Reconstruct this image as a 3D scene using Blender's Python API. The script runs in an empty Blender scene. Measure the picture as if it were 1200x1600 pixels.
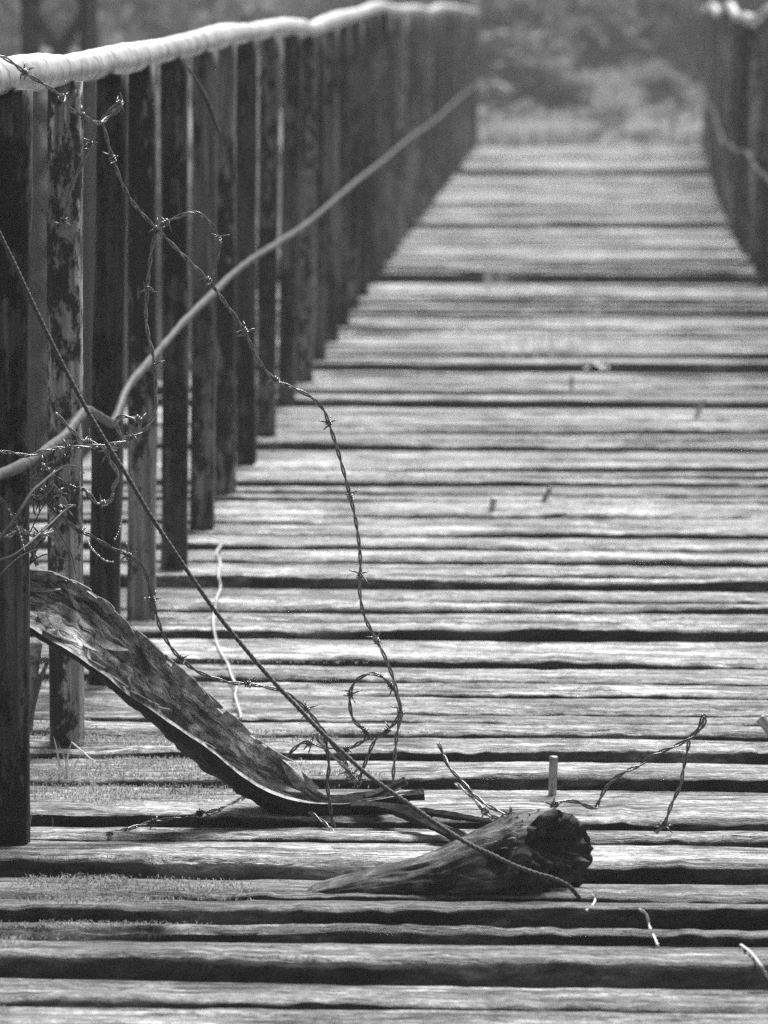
import bpy, math, random
import numpy as np
from mathutils import Vector

random.seed(7)
rng = np.random.default_rng(11)
scene = bpy.context.scene
col = scene.collection

# ------------------------------------------------------------------ camera
F, PW, PH = 6500.0, 1200, 1600            # focal length in pixels of the photograph
HC = 1.218                                 # eye height above the deck
PHI = math.atan(800 / F)
PSI = math.atan(294 / F * math.cos(PHI))
cam = bpy.data.objects.new('camera', bpy.data.cameras.new('camera'))
col.objects.link(cam)
scene.camera = cam
cam.location = (0, 0, HC)
cam.rotation_euler = (math.pi / 2 - PHI, 0, PSI)
cd = cam.data
cd.sensor_fit = 'VERTICAL'
cd.sensor_height = 36.0
cd.sensor_width = 27.0
cd.lens = F / PH * 36.0
cd.clip_start = 0.1
cd.clip_end = 2000
cd.dof.use_dof = True
cd.dof.focus_distance = 6.12
cd.dof.aperture_fstop = 7.4

# ------------------------------------------------------------------ world, sun, exposure
SUN_EL, SUN_AZ = math.radians(58), math.radians(18)
w = bpy.data.worlds.new('World')
scene.world = w
w.use_nodes = True
nt = w.node_tree
nt.nodes.clear()
sky = nt.nodes.new('ShaderNodeTexSky')
sky.sky_type = 'NISHITA'
sky.sun_disc = False
sky.sun_elevation = SUN_EL
sky.sun_rotation = SUN_AZ
sky.dust_density = 4.0
bw = nt.nodes.new('ShaderNodeRGBToBW')
bg = nt.nodes.new('ShaderNodeBackground')
bg.inputs['Strength'].default_value = 0.05
wo = nt.nodes.new('ShaderNodeOutputWorld')
nt.links.new(sky.outputs[0], bw.inputs[0])
nt.links.new(bw.outputs[0], bg.inputs['Color'])
nt.links.new(bg.outputs[0], wo.inputs['Surface'])

sl = bpy.data.lights.new('sun', 'SUN')
sl.energy = 4.5
sl.angle = math.radians(24)
sl.color = (1, 1, 1)
so = bpy.data.objects.new('sun', sl)
col.objects.link(so)
sd = Vector((math.sin(SUN_AZ) * math.cos(SUN_EL), math.cos(SUN_AZ) * math.cos(SUN_EL), math.sin(SUN_EL)))
so.rotation_euler = sd.to_track_quat('Z', 'Y').to_euler()
so.location = (5, 20, 30)

scene.view_settings.view_transform = 'Standard'
scene.view_settings.look = 'None'
scene.view_settings.exposure = 0.93
scene.view_settings.gamma = 1.0
scene.view_settings.use_curve_mapping = False
scene.cycles.use_denoising = False
scene.cycles.max_bounces = 6
scene.cycles.sample_clamp_indirect = 1.5
scene.cycles.caustics_reflective = False
scene.cycles.caustics_refractive = False
scene.cycles.volume_bounces = 0

# ------------------------------------------------------------------ pixel <-> place helpers
fwd = np.array([-math.sin(PSI) * math.cos(PHI), math.cos(PSI) * math.cos(PHI), -math.sin(PHI)])
rgt = np.array([math.cos(PSI), math.sin(PSI), 0.0])
upv = np.cross(rgt, fwd)
CAM = np.array([0, 0, HC])


def ray(x, y):
    return fwd + rgt * (x - 600) / F + upv * (800 - y) / F


def at_y(x, y, Y):                         # point of the sight line at distance Y along the bridge
    d = ray(x, y)
    return CAM + d * (Y / d[1])


def at_x(x, y, X):                         # point of the sight line in the upright plane of a railing
    d = ray(x, y)
    return CAM + d * (X / d[0])


_zy = [-8, 0, 5.9, 6.6, 7.7, 9, 12, 16, 18, 21, 26, 31, 37, 60]
_zz = [-.01, -.008, 0, .018, .052, .066, .062, .075, .08, .07, .045, .03, -.02, -.02]


def deck_z(Y):
    return np.interp(Y, _zy, _zz)


def on_deck(x, y, dz=0.0):                 # point of the sight line on the mean deck surface
    Y = HC * F / max(y, 1)
    for _ in range(12):
        d = ray(x, y)
        t = (deck_z(Y) + dz - HC) / d[2]
        Y = (CAM + d * t)[1]
    return CAM + d * t


def vnoise(x, y, seed=0):
    x = np.asarray(x, float)
    y = np.asarray(y, float)
    xi, yi = np.floor(x).astype(np.int64), np.floor(y).astype(np.int64)
    fx, fy = x - xi, y - yi
    fx, fy = fx * fx * (3 - 2 * fx), fy * fy * (3 - 2 * fy)

    def h(a, b):
        n = (a * 374761393 + b * 668265263 + seed * 982451653) & 0x7fffffff
        n = ((n ^ (n >> 13)) * 1274126177) & 0x7fffffff
        n = (n ^ (n >> 16)) & 0xffff
        return n / 65535.0
    a, b, c, d = h(xi, yi), h(xi + 1, yi), h(xi, yi + 1), h(xi + 1, yi + 1)
    return (a * (1 - fx) + b * fx) * (1 - fy) + (c * (1 - fx) + d * fx) * fy - 0.5


def fbm(x, y, seed=0, o=3):
    s, a = 0, 1.0
    for k in range(o):
        s = s + a * vnoise(x * 2 ** k, y * 2 ** k, seed + k * 17)
        a *= .5
    return s


# ------------------------------------------------------------------ object helpers
def add_mesh(name, verts, faces, mat, parent=None, smooth=True):
    me = bpy.data.meshes.new(name)
    me.from_pydata([tuple(map(float, v)) for v in verts], [], faces)
    me.materials.append(mat)
    if smooth:
        me.polygons.foreach_set('use_smooth', [True] * len(me.polygons))
    me.update()
    o = bpy.data.objects.new(name, me)
    col.objects.link(o)
    o.parent = parent
    return o


def tag(o, label=None, cat=None, group=None, kind=None):
    if label: o['label'] = label
    if cat: o['category'] = cat
    if group: o['group'] = group
    if kind: o['kind'] = kind
    return o


def empty(name, loc=(0, 0, 0)):
    o = bpy.data.objects.new(name, None)
    o.location = tuple(map(float, loc))
    o.empty_display_size = .05
    col.objects.link(o)
    return o


def keep(o, parent):                       # parent a mesh made in world space to an empty that is not at the origin
    o.parent = parent
    o.location = -Vector(parent.location)
    return o


def grid_faces(nu, nv, closed=False, off=0):
    fs = []
    for i in range(nu - 1):
        for j in range(nv if closed else nv - 1):
            a = off + i * nv + j
            b = off + i * nv + (j + 1) % nv
            fs.append((a, b, b + nv, a + nv))
    return fs


def resample(P, step, R=None):
    """Catmull-Rom through P, evenly spaced."""
    P = np.asarray(P, float)
    if len(P) == 2:
        P = np.array([P[0], P[0] * .67 + P[1] * .33, P[0] * .33 + P[1] * .67, P[1]])
        if R is not None:
            R = np.interp([0, .33, .67, 1], [0, 1], R)
    Q = np.vstack([2 * P[0] - P[1], P, 2 * P[-1] - P[-2]])
    out, rr = [], []
    for i in range(1, len(Q) - 2):
        p0, p1, p2, p3 = Q[i - 1], Q[i], Q[i + 1], Q[i + 2]
        n = max(2, int(np.linalg.norm(p2 - p1) / step) + 1)
        for t in np.linspace(0, 1, n, endpoint=False):
            out.append(.5 * (2 * p1 + (p2 - p0) * t + (2 * p0 - 5 * p1 + 4 * p2 - p3) * t * t + (3 * p1 - p0 - 3 * p2 + p3) * t ** 3))
            if R is not None:
                rr.append(R[i - 1] * (1 - t) + R[i] * t)
    out.append(P[-1])
    if R is not None:
        rr.append(R[-1])
    return (np.array(out), np.array(rr)) if R is not None else np.array(out)


def frames(P):
    T = np.gradient(P, axis=0)
    T /= np.linalg.norm(T, axis=1)[:, None] + 1e-12
    N = np.zeros_like(P)
    ref = np.array([0, 0, 1.0]) if abs(T[0][2]) < .9 else np.array([1.0, 0, 0])
    n = np.cross(T[0], ref)
    for i in range(len(P)):
        n = n - T[i] * np.dot(n, T[i])
        n /= np.linalg.norm(n) + 1e-12
        N[i] = n
    return T, N, np.cross(T, N)


def tube_geo(P, R, n=8, lobes=0, lobe_amp=0, pitch=1.0, jitter=0, seed=0, caps=True, off=0):
    P = np.asarray(P, float)
    R = np.broadcast_to(np.asarray(R, float), (len(P),))
    T, N, B = frames(P)
    s = np.concatenate([[0], np.cumsum(np.linalg.norm(np.diff(P, axis=0), axis=1))])
    a = np.linspace(0, 2 * math.pi, n, endpoint=False)
    A, S = np.meshgrid(a, s)
    rad = R[:, None] * np.ones_like(A)
    if lobes:
        rad = rad * (1 + lobe_amp * np.abs(np.cos(lobes / 2 * A + S / pitch * 2 * math.pi)) - lobe_amp * .6)
    if jitter:
        rad = rad * (1 + jitter * fbm(np.cos(A) * 1.7 + S * 14 + 31, np.sin(A) * 1.7 + seed, seed, 3))
    V = P[:, None, :] + (np.cos(A) * rad)[..., None] * N[:, None, :] + (np.sin(A) * rad)[..., None] * B[:, None, :]
    V = V.reshape(-1, 3)
    fs = grid_faces(len(P), n, True, off)
    if caps:
        fs.append(tuple(off + k for k in range(n))[::-1])
        fs.append(tuple(off + (len(P) - 1) * n + k for k in range(n)))
    return list(V), fs


class MB:
    def __init__(self): self.v, self.f = [], []

    def tube(self, P, R, **k):
        v, f = tube_geo(P, R, off=len(self.v), **k)
        self.v += v
        self.f += f

    def build(self, name, mat, parent=None, smooth=True):
        o = add_mesh(name, self.v, self.f, mat, None, smooth)
        if parent is not None:
            keep(o, parent)
        return o


# ------------------------------------------------------------------ materials (all neutral grey: a black and white picture)
def new_mat(name, rough=.7, spec=.4):
    m = bpy.data.materials.new(name)
    m.use_nodes = True
    b = m.node_tree.nodes['Principled BSDF']
    b.inputs['Roughness'].default_value = rough
    b.inputs['Specular IOR Level'].default_value = spec
    return m, m.node_tree, b


def N(t, kind, **kw):
    n = t.nodes.new(kind)
    for k, v in kw.items():
        setattr(n, k, v)
    return n


def coords(t, scale, rnd=True):
    tc = N(t, 'ShaderNodeTexCoord')
    mp = N(t, 'ShaderNodeMapping')
    mp.inputs['Scale'].default_value = scale
    src = tc.outputs['Object']
    if rnd:
        oi = N(t, 'ShaderNodeObjectInfo')
        ml = N(t, 'ShaderNodeMath', operation='MULTIPLY')
        ml.inputs[1].default_value = 37.0
        t.links.new(oi.outputs['Random'], ml.inputs[0])
        ad = N(t, 'ShaderNodeVectorMath', operation='ADD')
        t.links.new(src, ad.inputs[0])
        t.links.new(ml.outputs[0], ad.inputs[1])
        src = ad.outputs[0]
    t.links.new(src, mp.inputs['Vector'])
    return mp.outputs[0]


def noise(t, vec, scale=1, detail=5, rough=.6, dist=0):
    n = N(t, 'ShaderNodeTexNoise')
    n.inputs['Scale'].default_value = scale
    n.inputs['Detail'].default_value = detail
    n.inputs['Roughness'].default_value = rough
    n.inputs['Distortion'].default_value = dist
    t.links.new(vec, n.inputs['Vector'])
    return n.outputs[0]


def ramp(t, src, stops):
    r = N(t, 'ShaderNodeValToRGB')
    e = r.color_ramp.elements
    while len(e) > 1:
        e.remove(e[-1])
    for i, (p, v) in enumerate(stops):
        x = e[0] if i == 0 else e.new(p)
        x.position = p
        x.color = (v, v, v, 1)
    t.links.new(src, r.inputs[0])
    return r.outputs[0]


def mix(t, a, b, f, mode='MIX'):
    m = N(t, 'ShaderNodeMix', data_type='RGBA', blend_type=mode)
    for sock, val in ((m.inputs[0], f), (m.inputs[6], a), (m.inputs[7], b)):
        if hasattr(val, 'is_output'):
            t.links.new(val, sock)
        else:
            sock.default_value = val if not isinstance(val, (int, float)) or sock.type == 'VALUE' else (val, val, val, 1)
    return m.outputs[2]


def bump(t, b, src, strength=.5, dist=.01):
    n = N(t, 'ShaderNodeBump')
    n.inputs['Strength'].default_value = strength
    n.inputs['Distance'].default_value = dist
    t.links.new(src, n.inputs['Height'])
    t.links.new(n.outputs[0], b.inputs['Normal'])


def plank_material():
    m, t, b = new_mat('weathered_plank', .62, .45)
    long_ = noise(t, coords(t, (3.6, 58, 40)), 1, 9, .72, .15)
    fine = noise(t, coords(t, (38, 105, 90)), 1, 8, .75, .4)
    patch = noise(t, coords(t, (5, 11, 11)), 1, 8, .7, .3)
    crack = noise(t, coords(t, (1.8, 46, 20)), 1, 5, .62, .35)
    c = ramp(t, long_, [(.34, .09), (.45, .24), (.53, .40), (.63, .68)])
    c = mix(t, c, ramp(t, fine, [(.36, .30), (.5, .95), (.62, 1.5)]), .85, 'MULTIPLY')
    c = mix(t, c, ramp(t, patch, [(.36, .34), (.5, .85), (.62, 1.2)]), .9, 'MULTIPLY')
    grit = noise(t, coords(t, (95, 190, 160)), 1, 6, .75)
    c = mix(t, c, ramp(t, grit, [(.38, .4), (.5, 1.0), (.62, 1.5)]), .75, 'MULTIPLY')
    ab = N(t, 'ShaderNodeMath', operation='SUBTRACT')
    ab.inputs[1].default_value = .47
    t.links.new(crack, ab.inputs[0])
    a2 = N(t, 'ShaderNodeMath', operation='ABSOLUTE')
    t.links.new(ab.outputs[0], a2.inputs[0])
    ck = ramp(t, a2.outputs[0], [(.0, .07), (.009, .12), (.022, 1.0)])     # thin wandering drying cracks
    gate = ramp(t, patch, [(.50, 0.0), (.58, 1.0)])
    ckg = mix(t, ck, 1.0, gate)
    c = mix(t, c, ckg, .9, 'MULTIPLY')
    oi = N(t, 'ShaderNodeObjectInfo')
    c = mix(t, c, oi.outputs['Color'], 1.0, 'MULTIPLY')
    t.links.new(c, b.inputs['Base Color'])
    hgt = mix(t, mix(t, mix(t, long_, fine, .4), grit, .2), ckg, .35)
    bump(t, b, hgt, 1.0, .018)
    t.links.new(ramp(t, patch, [(.3, .48), (.7, .75)]), b.inputs['Roughness'])
    return m


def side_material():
    """mottled timber sides, with the shade on the risers put into the colour"""
    m, t, b = new_mat('shaded_side', .7, .35)
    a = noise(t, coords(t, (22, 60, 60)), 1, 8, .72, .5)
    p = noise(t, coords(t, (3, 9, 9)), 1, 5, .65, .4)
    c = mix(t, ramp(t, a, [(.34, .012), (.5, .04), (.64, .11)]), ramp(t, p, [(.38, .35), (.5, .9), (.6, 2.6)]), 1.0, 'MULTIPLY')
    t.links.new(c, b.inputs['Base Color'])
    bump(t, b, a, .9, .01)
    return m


def post_material():
    m, t, b = new_mat('lichen_post', .65, .25)
    blot = noise(t, coords(t, (44, 44, 20)), 1, 8, .72)
    big = noise(t, coords(t, (5, 5, 1.6)), 1, 4, .6)
    strk = noise(t, coords(t, (70, 70, 3.0)), 1, 6, .66)
    base = ramp(t, strk, [(.3, .003), (.5, .007), (.7, .016)])
    lich = ramp(t, strk, [(.34, .03), (.5, .07), (.64, .17)])
    ad = N(t, 'ShaderNodeMath', operation='ADD')
    t.links.new(blot, ad.inputs[0])
    t.links.new(big, ad.inputs[1])
    msk = ramp(t, ad.outputs[0], [(.0, 0), (.5, 0), (.505, 0), (.56, 1)])
    hv = N(t, 'ShaderNodeMath', operation='MULTIPLY')
    hv.inputs[1].default_value = .5
    t.links.new(ad.outputs[0], hv.inputs[0])
    msk = ramp(t, hv.outputs[0], [(.49, 0), (.525, 1)])
    c = mix(t, base, lich, msk)
    oi = N(t, 'ShaderNodeObjectInfo')
    c = mix(t, c, oi.outputs['Color'], 1.0, 'MULTIPLY')
    t.links.new(c, b.inputs['Base Color'])
    bump(t, b, mix(t, blot, strk, .4), .8, .008)
    return m


def rail_material():
    m, t, b = new_mat('handrail_metal', .42, .5)
    b.inputs['Metallic'].default_value = .6
    ring = noise(t, coords(t, (16, 12, 16), False), 1, 7, .7, .8)
    sp = noise(t, coords(t, (40, 40, 40), False), 1, 5, .65)
    c = mix(t, ramp(t, ring, [(.36, .34), (.5, .55), (.64, .80)]), ramp(t, sp, [(.3, .6), (.6, 1)]), .5, 'MULTIPLY')
    t.links.new(c, b.inputs['Base Color'])
    bump(t, b, ring, .2, .006)
    return m


def simple_noise_mat(name, lo, hi, scale, rough=.7, spec=.4, bstr=.4, bdist=.003, metal=0, rnd=True, lohi=(.35, .65)):
    m, t, b = new_mat(name, rough, spec)
    sc = scale if isinstance(scale, tuple) else (scale,) * 3
    n = noise(t, coords(t, sc, rnd), 1, 5, .65)
    t.links.new(ramp(t, n, [(lohi[0], lo), (lohi[1], hi)]), b.inputs['Base Color'])
    b.inputs['Metallic'].default_value = metal
    bump(t, b, n, bstr, bdist)
    return m


def leaf_mat(name, v):
    m, t, b = new_mat(name, .55, .4)
    g = N(t, 'ShaderNodeNewGeometry')
    t.links.new(ramp(t, g.outputs['Random Per Island'], [(0, v * .5), (1, v * 1.5)]), b.inputs['Base Color'])
    tr = N(t, 'ShaderNodeBsdfTranslucent')
    t.links.new(b.inputs['Base Color'].links[0].from_socket, tr.inputs['Color'])
    mx_ = N(t, 'ShaderNodeMixShader')
    mx_.inputs[0].default_value = .45
    t.links.new(b.outputs[0], mx_.inputs[1])
    t.links.new(tr.outputs[0], mx_.inputs[2])
    t.links.new(mx_.outputs[0], t.nodes['Material Output'].inputs['Surface'])
    return m


M_PLANK = plank_material()
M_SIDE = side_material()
M_POST = post_material()
M_RAIL = rail_material()
M_ROD = simple_noise_mat('rusty_rod', .018, .085, 60, .6, .4, .5, .003)
M_STEEL = simple_noise_mat('dark_steel', .03, .07, 9, .6)
M_WIRE = simple_noise_mat('rusty_wire', .008, .09, 110, .27, 1.0, .4, .0006, 0)
M_WIREM = simple_noise_mat('mid_grey_wire', .03, .26, 110, .27, 1.0, .4, .0006, 0)  # mid grey, paler than the rusty wire
M_WIREL = simple_noise_mat('pale_wire', .08, .36, 160, .27, 1.0, .4, .0006, 0)
M_ROPE = simple_noise_mat('cable', .04, .11, 300, .6, .4, .4, .0006, 0)
M_BOLT = simple_noise_mat('zinc_bolt', .22, .42, 120, .4, .5, .3, .001, .5)
M_BELOW = simple_noise_mat('beam_wood', .03, .08, (2, 30, 30), .8)
M_GROUND = simple_noise_mat('leaf_litter', .035, .09, 3.0, .9, .2, .6, .05, 0, False)
M_LEAF = leaf_mat('foliage', .16)
M_LEAF2 = leaf_mat('pale_foliage', .19)
M_TRUNK = simple_noise_mat('trunk_bark', .05, .13, (8, 8, 2), .85)
M_GRASS = leaf_mat('grass_blade', .22)
M_BANK = leaf_mat('bank_grass', .32)
M_DRY = leaf_mat('dry_grass', .42)
M_MOSS = leaf_mat('moss_blade', .34)
M_STRING = simple_noise_mat('frayed_string', .5, .75, 200, .8, .2, .3, .0005)
M_SCRAP = simple_noise_mat('white_scrap', .7, .85, 60, .6, .4)
M_DROP, _t, _b = new_mat('dew', .03, 1.0)
_b.inputs['Base Color'].default_value = (.85, .85, .85, 1)


def bark_material():
    m, t, b = new_mat('flaking_bark', .5, .55)

    def uvn(sx, sy, det, rg, dist):
        uv = N(t, 'ShaderNodeUVMap')
        mp = N(t, 'ShaderNodeMapping')
        mp.inputs['Scale'].default_value = (sx, sy, 1)
        mp.inputs['Rotation'].default_value = (0, 0, .12)
        t.links.new(uv.outputs[0], mp.inputs['Vector'])
        return noise(t, mp.outputs[0], 1, det, rg, dist)
    big = uvn(11, 34, 6, .66, .9)
    stk = uvn(16, 150, 6, .68, .5)
    spk = uvn(70, 150, 4, .65, .3)
    c = mix(t, ramp(t, big, [(.37, .06), (.45, .22), (.53, .5), (.6, .85)]), ramp(t, stk, [(.38, .15), (.5, .8), (.62, 1.7)]), .95, 'MULTIPLY')
    c = mix(t, c, ramp(t, spk, [(.36, .12), (.44, 1.0)]), .8, 'MULTIPLY')
    t.links.new(c, b.inputs['Base Color'])
    bump(t, b, mix(t, mix(t, big, stk, .5), spk, .25), 1.0, .02)
    return m


M_BARK = bark_material()
M_RIM = simple_noise_mat('bark_rim_highlight', .4, .8, 60, .6, .4, .6, .003, 0, False)  # bright edge light along the far rim, put into a pale colour
M_FLAKE = simple_noise_mat('bark_flake', .07, .40, 90, .6, .4, .6, .003, 0, False)
M_BARKOUT = simple_noise_mat('bark_outside', .008, .028, 70, .75, .3, .8, .004, 0, False)


def log_material():
    m, t, b = new_mat('rotten_log', .6, .4)
    gr = noise(t, coords(t, (11, 90, 90), False), 1, 8, .72, .6)
    bl = noise(t, coords(t, (18, 18, 18), False), 1, 5, .65)
    c = mix(t, ramp(t, gr, [(.36, .012), (.5, .07), (.62, .24)]), ramp(t, bl, [(.40, .12), (.56, 1.0)]), .95, 'MULTIPLY')
    t.links.new(c, b.inputs['Base Color'])
    bump(t, b, mix(t, gr, bl, .4), .9, .008)
    return m


M_LOG = log_material()
M_LOGEND = simple_noise_mat('rotten_core', .004, .07, (55, 55, 55), .75, .3, 1.0, .008, 0, False)

# ------------------------------------------------------------------ terrain
gx = np.concatenate([np.linspace(-220, -24, 12), np.linspace(-20, 20, 41), np.linspace(24, 220, 12)])
gy = np.concatenate([np.linspace(-160, -12, 8), np.linspace(-10, 70, 81), np.linspace(76, 260, 14)])


def sst(a, b, x):
    t = np.clip((x - a) / (b - a), 0, 1)
    return t * t * (3 - 2 * t)


def ground_z(x, y):
    z = -4.2 + 4.06 * sst(31, 37.2, y) + 3.9 * sst(1.5, -4, y)
    z = z + .055 * np.clip(y - 40, 0, 200) + .02 * np.clip(-x - 12, 0, 100) + .02 * np.clip(x - 12, 0, 100)
    bank = sst(36.8, 37.4, y)
    return z + fbm(x * .35, y * .35, 5, 3) * (.35 - .28 * bank * (np.abs(x) < 4))


X, Y = np.meshgrid(gx, gy)
Z = ground_z(X, Y)
ground = add_mesh('ground', np.stack([X, Y, Z], -1).reshape(-1, 3), grid_faces(len(gy), len(gx)), M_GROUND)
tag(ground, kind='structure')

# ------------------------------------------------------------------ the deck: planks
# near edge of each top and foot of each exposed face, read off the boards from far to near
bands = [(262, 274), (345, 356), (376, 379), (425, 444), (462, 470), (484, 492), (522, 527), (563, 582), (599, 606),
         (620, 637), (664, 666), (683, 684), (693, 703), (718, 720), (740, 746), (779, 783), (806, 808), (832, 838),
         (851, 862), (872, 884), (902, 920), (945, 956), (981, 1000), (1034, 1042), (1058, 1066), (1087, 1089), (1109, 1114),
         (1127, 1129), (1168, 1187), (1214, 1233), (1276, 1292), (1308, 1319), (1346, 1374), (1396, 1410), (1415, 1446),
         (1450, 1471), (1496, 1533), (1568, 1572), (1625, 1640)]
edges = []                                 # (distance of the joint, face height) from near to far
for tt, bb in bands[::-1]:
    p = on_deck(640, bb)
    q = at_y(640, tt, p[1] + .006)
    edges.append((p[1], max(.003, q[2] - deck_z(p[1]))))
full = []
yb = edges[0][0]
for k in range(18, 0, -1):                 # boards under and behind the camera
    full.append((yb - .215 * k + rng.uniform(-.02, .02), rng.uniform(.004, .025)))
for i, e in enumerate(edges):
    full.append(e)
    nxt = edges[i + 1][0] if i + 1 < len(edges) else 36.9
    gap = nxt - e[0]
    n = int(round(gap / .19)) if gap > .29 else 1
    for k in range(1, n):
        full.append((e[0] + gap * k / n + rng.uniform(-.025, .025), abs(rng.normal(.004, .007)) + .002))
full.append((36.9, .01))

deck = empty('bridge_deck', (0, 0, 0))
tag(deck, 'weathered wooden plank deck of the footbridge', None, None, 'structure')


def make_plank(k, y0, h0, y1, h1):
    """front edge at y0 with height h0, back edge at y1 with height h1"""
    near = y0 < 11.5
    mid = y0 < 18
    nx = 330 if 4.4 < y0 < 7.6 else (130 if near else (46 if mid else 24))
    nv = 26 if 4.4 < y0 < 8.2 else (14 if near else 6)
    xl, xr = -1.22 + rng.uniform(-.05, .05), 1.24 + rng.uniform(-.05, .05)
    if y0 > 26:
        xr += .12
    xs = np.linspace(xl, xr, nx)
    wdt = y1 - y0
    s = int(k * 31 + 5)
    # a section: bottom front, up the face, over the top, down the back
    vv = np.linspace(0, 1, nv)
    vv = vv ** 1.15
    drop = .055
    r = min(.010, wdt * .18) * (1 + .8 * vnoise(xs * 3, xs * 0, s))
    fy = .005 * fbm(xs * 4, xs * 0 + 1, s + 1, 4) + .005 * fbm(xs * 22, xs * 0, s + 14, 3) + .005 * vnoise(xs * .9, xs * 0, s + 2)
    fz = rng.uniform(-.008, .008) * xs + .008 * fbm(xs * 1.6, xs * 0, s + 3, 4) + .0030 * fbm(xs * 38, xs * 0, s + 13, 3)
    # rotten bites out of the front edge
    bite = np.clip(fbm(xs * 2.4 + 9, xs * 0, s + 4, 3) - .2, 0, .16) * .12 * (1 if rng.random() < .35 else .12)
    cols = []
    rows_y, rows_z = [], []
    for d in (drop, drop * .55, drop * .22):
        jj = .005 * fbm(xs * 7, xs * 0 + d * 90, s + 6, 3)
        rows_y.append(y0 + fy + bite * (1 - d / drop) + jj)
        rows_z.append(h0 + fz - d - bite * .2 * (1 - d / drop))
    crk = []
    for c in range(rng.integers(2, 6)):
        crk.append((rng.uniform(.15, .9), rng.uniform(xl, xr), rng.uniform(.15, .7), rng.uniform(.004, .011)))
    for v in vv:
        yy = y0 + v * wdt + (fy + bite) * (1 - v) ** 2
        h = h0 + (h1 - h0) * v
        dist_f = (v * wdt) / r
        dist_b = (1 - v) * wdt / (r * .8)
        rnd = r * .62 * np.clip(1 - dist_f, 0, 1) ** 2 + r * .5 * np.clip(1 - dist_b, 0, 1) ** 2
        g = .0050 * fbm(xs * 1.5, xs * 0 + v * wdt * 60, s + 8, 3) + .0022 * vnoise(xs * 26, xs * 0 + v * wdt * 110, s + 9)
        cr = 0
        for cv, cx, cl, cdp in crk:
            off = v - cv - .05 * vnoise(xs * 2, xs * 0, s + 20)
            cr = cr + cdp * np.exp(-(off / .032) ** 2) * np.clip(1 - ((xs - cx) / cl) ** 2, 0, 1)
        rows_y.append(yy)
        rows_z.append(h + fz * (1 - v) + .004 * vnoise(xs * 1.5, xs * 0 + 3, s + 10) * v - rnd + g - cr - bite * .25 * (1 - v) ** 3)
    rows_y.append(y1 - .001 + 0 * xs)
    rows_z.append(h1 - drop + 0 * xs)
    nr = len(rows_y)
    V = np.stack([np.broadcast_to(xs, (nr, nx)), np.array(rows_y), np.array(rows_z)], -1).reshape(-1, 3)
    fs = grid_faces(nr, nx)
    fs.append(tuple(r_ * nx for r_ in range(nr)))
    fs.append(tuple(r_ * nx + nx - 1 for r_ in range(nr))[::-1])
    fs.append((0, (nr - 1) * nx, nr * nx - 1, nx - 1))
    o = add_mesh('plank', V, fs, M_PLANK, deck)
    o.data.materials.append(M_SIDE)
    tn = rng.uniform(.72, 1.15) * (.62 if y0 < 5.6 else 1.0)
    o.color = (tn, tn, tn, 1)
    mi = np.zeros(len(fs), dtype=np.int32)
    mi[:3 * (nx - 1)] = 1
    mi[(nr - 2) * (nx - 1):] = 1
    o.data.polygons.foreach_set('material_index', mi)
    return o


joints = []
for k in range(len(full) - 1):
    y0, face = full[k]
    y1 = full[k + 1][0]
    h1 = deck_z(y1) + (rng.uniform(-.003, .003))
    h0 = deck_z(y0) + face
    make_plank(k, y0 + .004, h0, y1 - .003, h1)
    joints.append((y0, y1, h0, h1))


def top_z(Yv):
    for y0, y1, h0, h1 in joints:
        if y0 <= Yv < y1:
            return h0 + (h1 - h0) * (Yv - y0) / (y1 - y0)
    return float(deck_z(Yv))


def on_top(x, y):                          # sight line on the real, stepped plank tops
    lo = None
    d = ray(x, y)
    Y0 = HC * F / max(y, 1) * .85
    for Yv in np.arange(Y0, Y0 * 1.35, .004):
        p = CAM + d * (Yv / d[1])
        if p[2] <= top_z(Yv):
            return p
    return on_deck(x, y)


for xb in (-.85, 0.0, .85):                # stringers under the boards
    ys = np.linspace(-.5, 37.2, 60)
    v, f = [], []
    for yv in ys:
        z = float(deck_z(yv)) - .062
        for dx, dz in ((-.06, 0), (.06, 0), (.06, -.26), (-.06, -.26)):
            v.append((xb + dx, yv, z + dz))
    f = grid_faces(len(ys), 4, True) + [(3, 2, 1, 0), tuple(len(v) - 4 + q for q in range(4))]
    add_mesh('stringer', v, f, M_BELOW, deck, False)

# ------------------------------------------------------------------ railings
XL = -.808


def right_x(Yv):
    return float(np.interp(Yv, [0, 19, 22, 27, 34.5, 40], [.79, .79, .83, .93, 1.10, 1.2]))


def make_post(x, y, z0, z1, parent, wdt=.052, dep=.058, lean=.012, seed=0, rows=26):
    m = 16
    tt, aa = np.meshgrid(np.linspace(0, 1, rows), 2 * math.pi * (np.arange(m) + .5) / m, indexing='ij')
    c, s_ = np.cos(aa), np.sin(aa)
    q = (np.abs(c) ** 5 + np.abs(s_) ** 5) ** (-1 / 5)
    sc = 1 + .075 * fbm(tt * 9 + seed, aa * 1.5, seed) + .03 * vnoise(tt * 40 + seed, aa * 3, seed + 4)
    v = np.stack([x + c * q * wdt / 2 * sc + lean * tt + .003 * np.sin(tt * 3 + seed), y + s_ * q * dep / 2 * sc, z0 + (z1 - z0) * tt], -1).reshape(-1, 3)
    f = grid_faces(rows, m, True)
    f.append(tuple(range(m))[::-1])
    f.append(tuple((rows - 1) * m + q for q in range(m)))
    return add_mesh('post', v, f, M_POST, parent)


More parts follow.
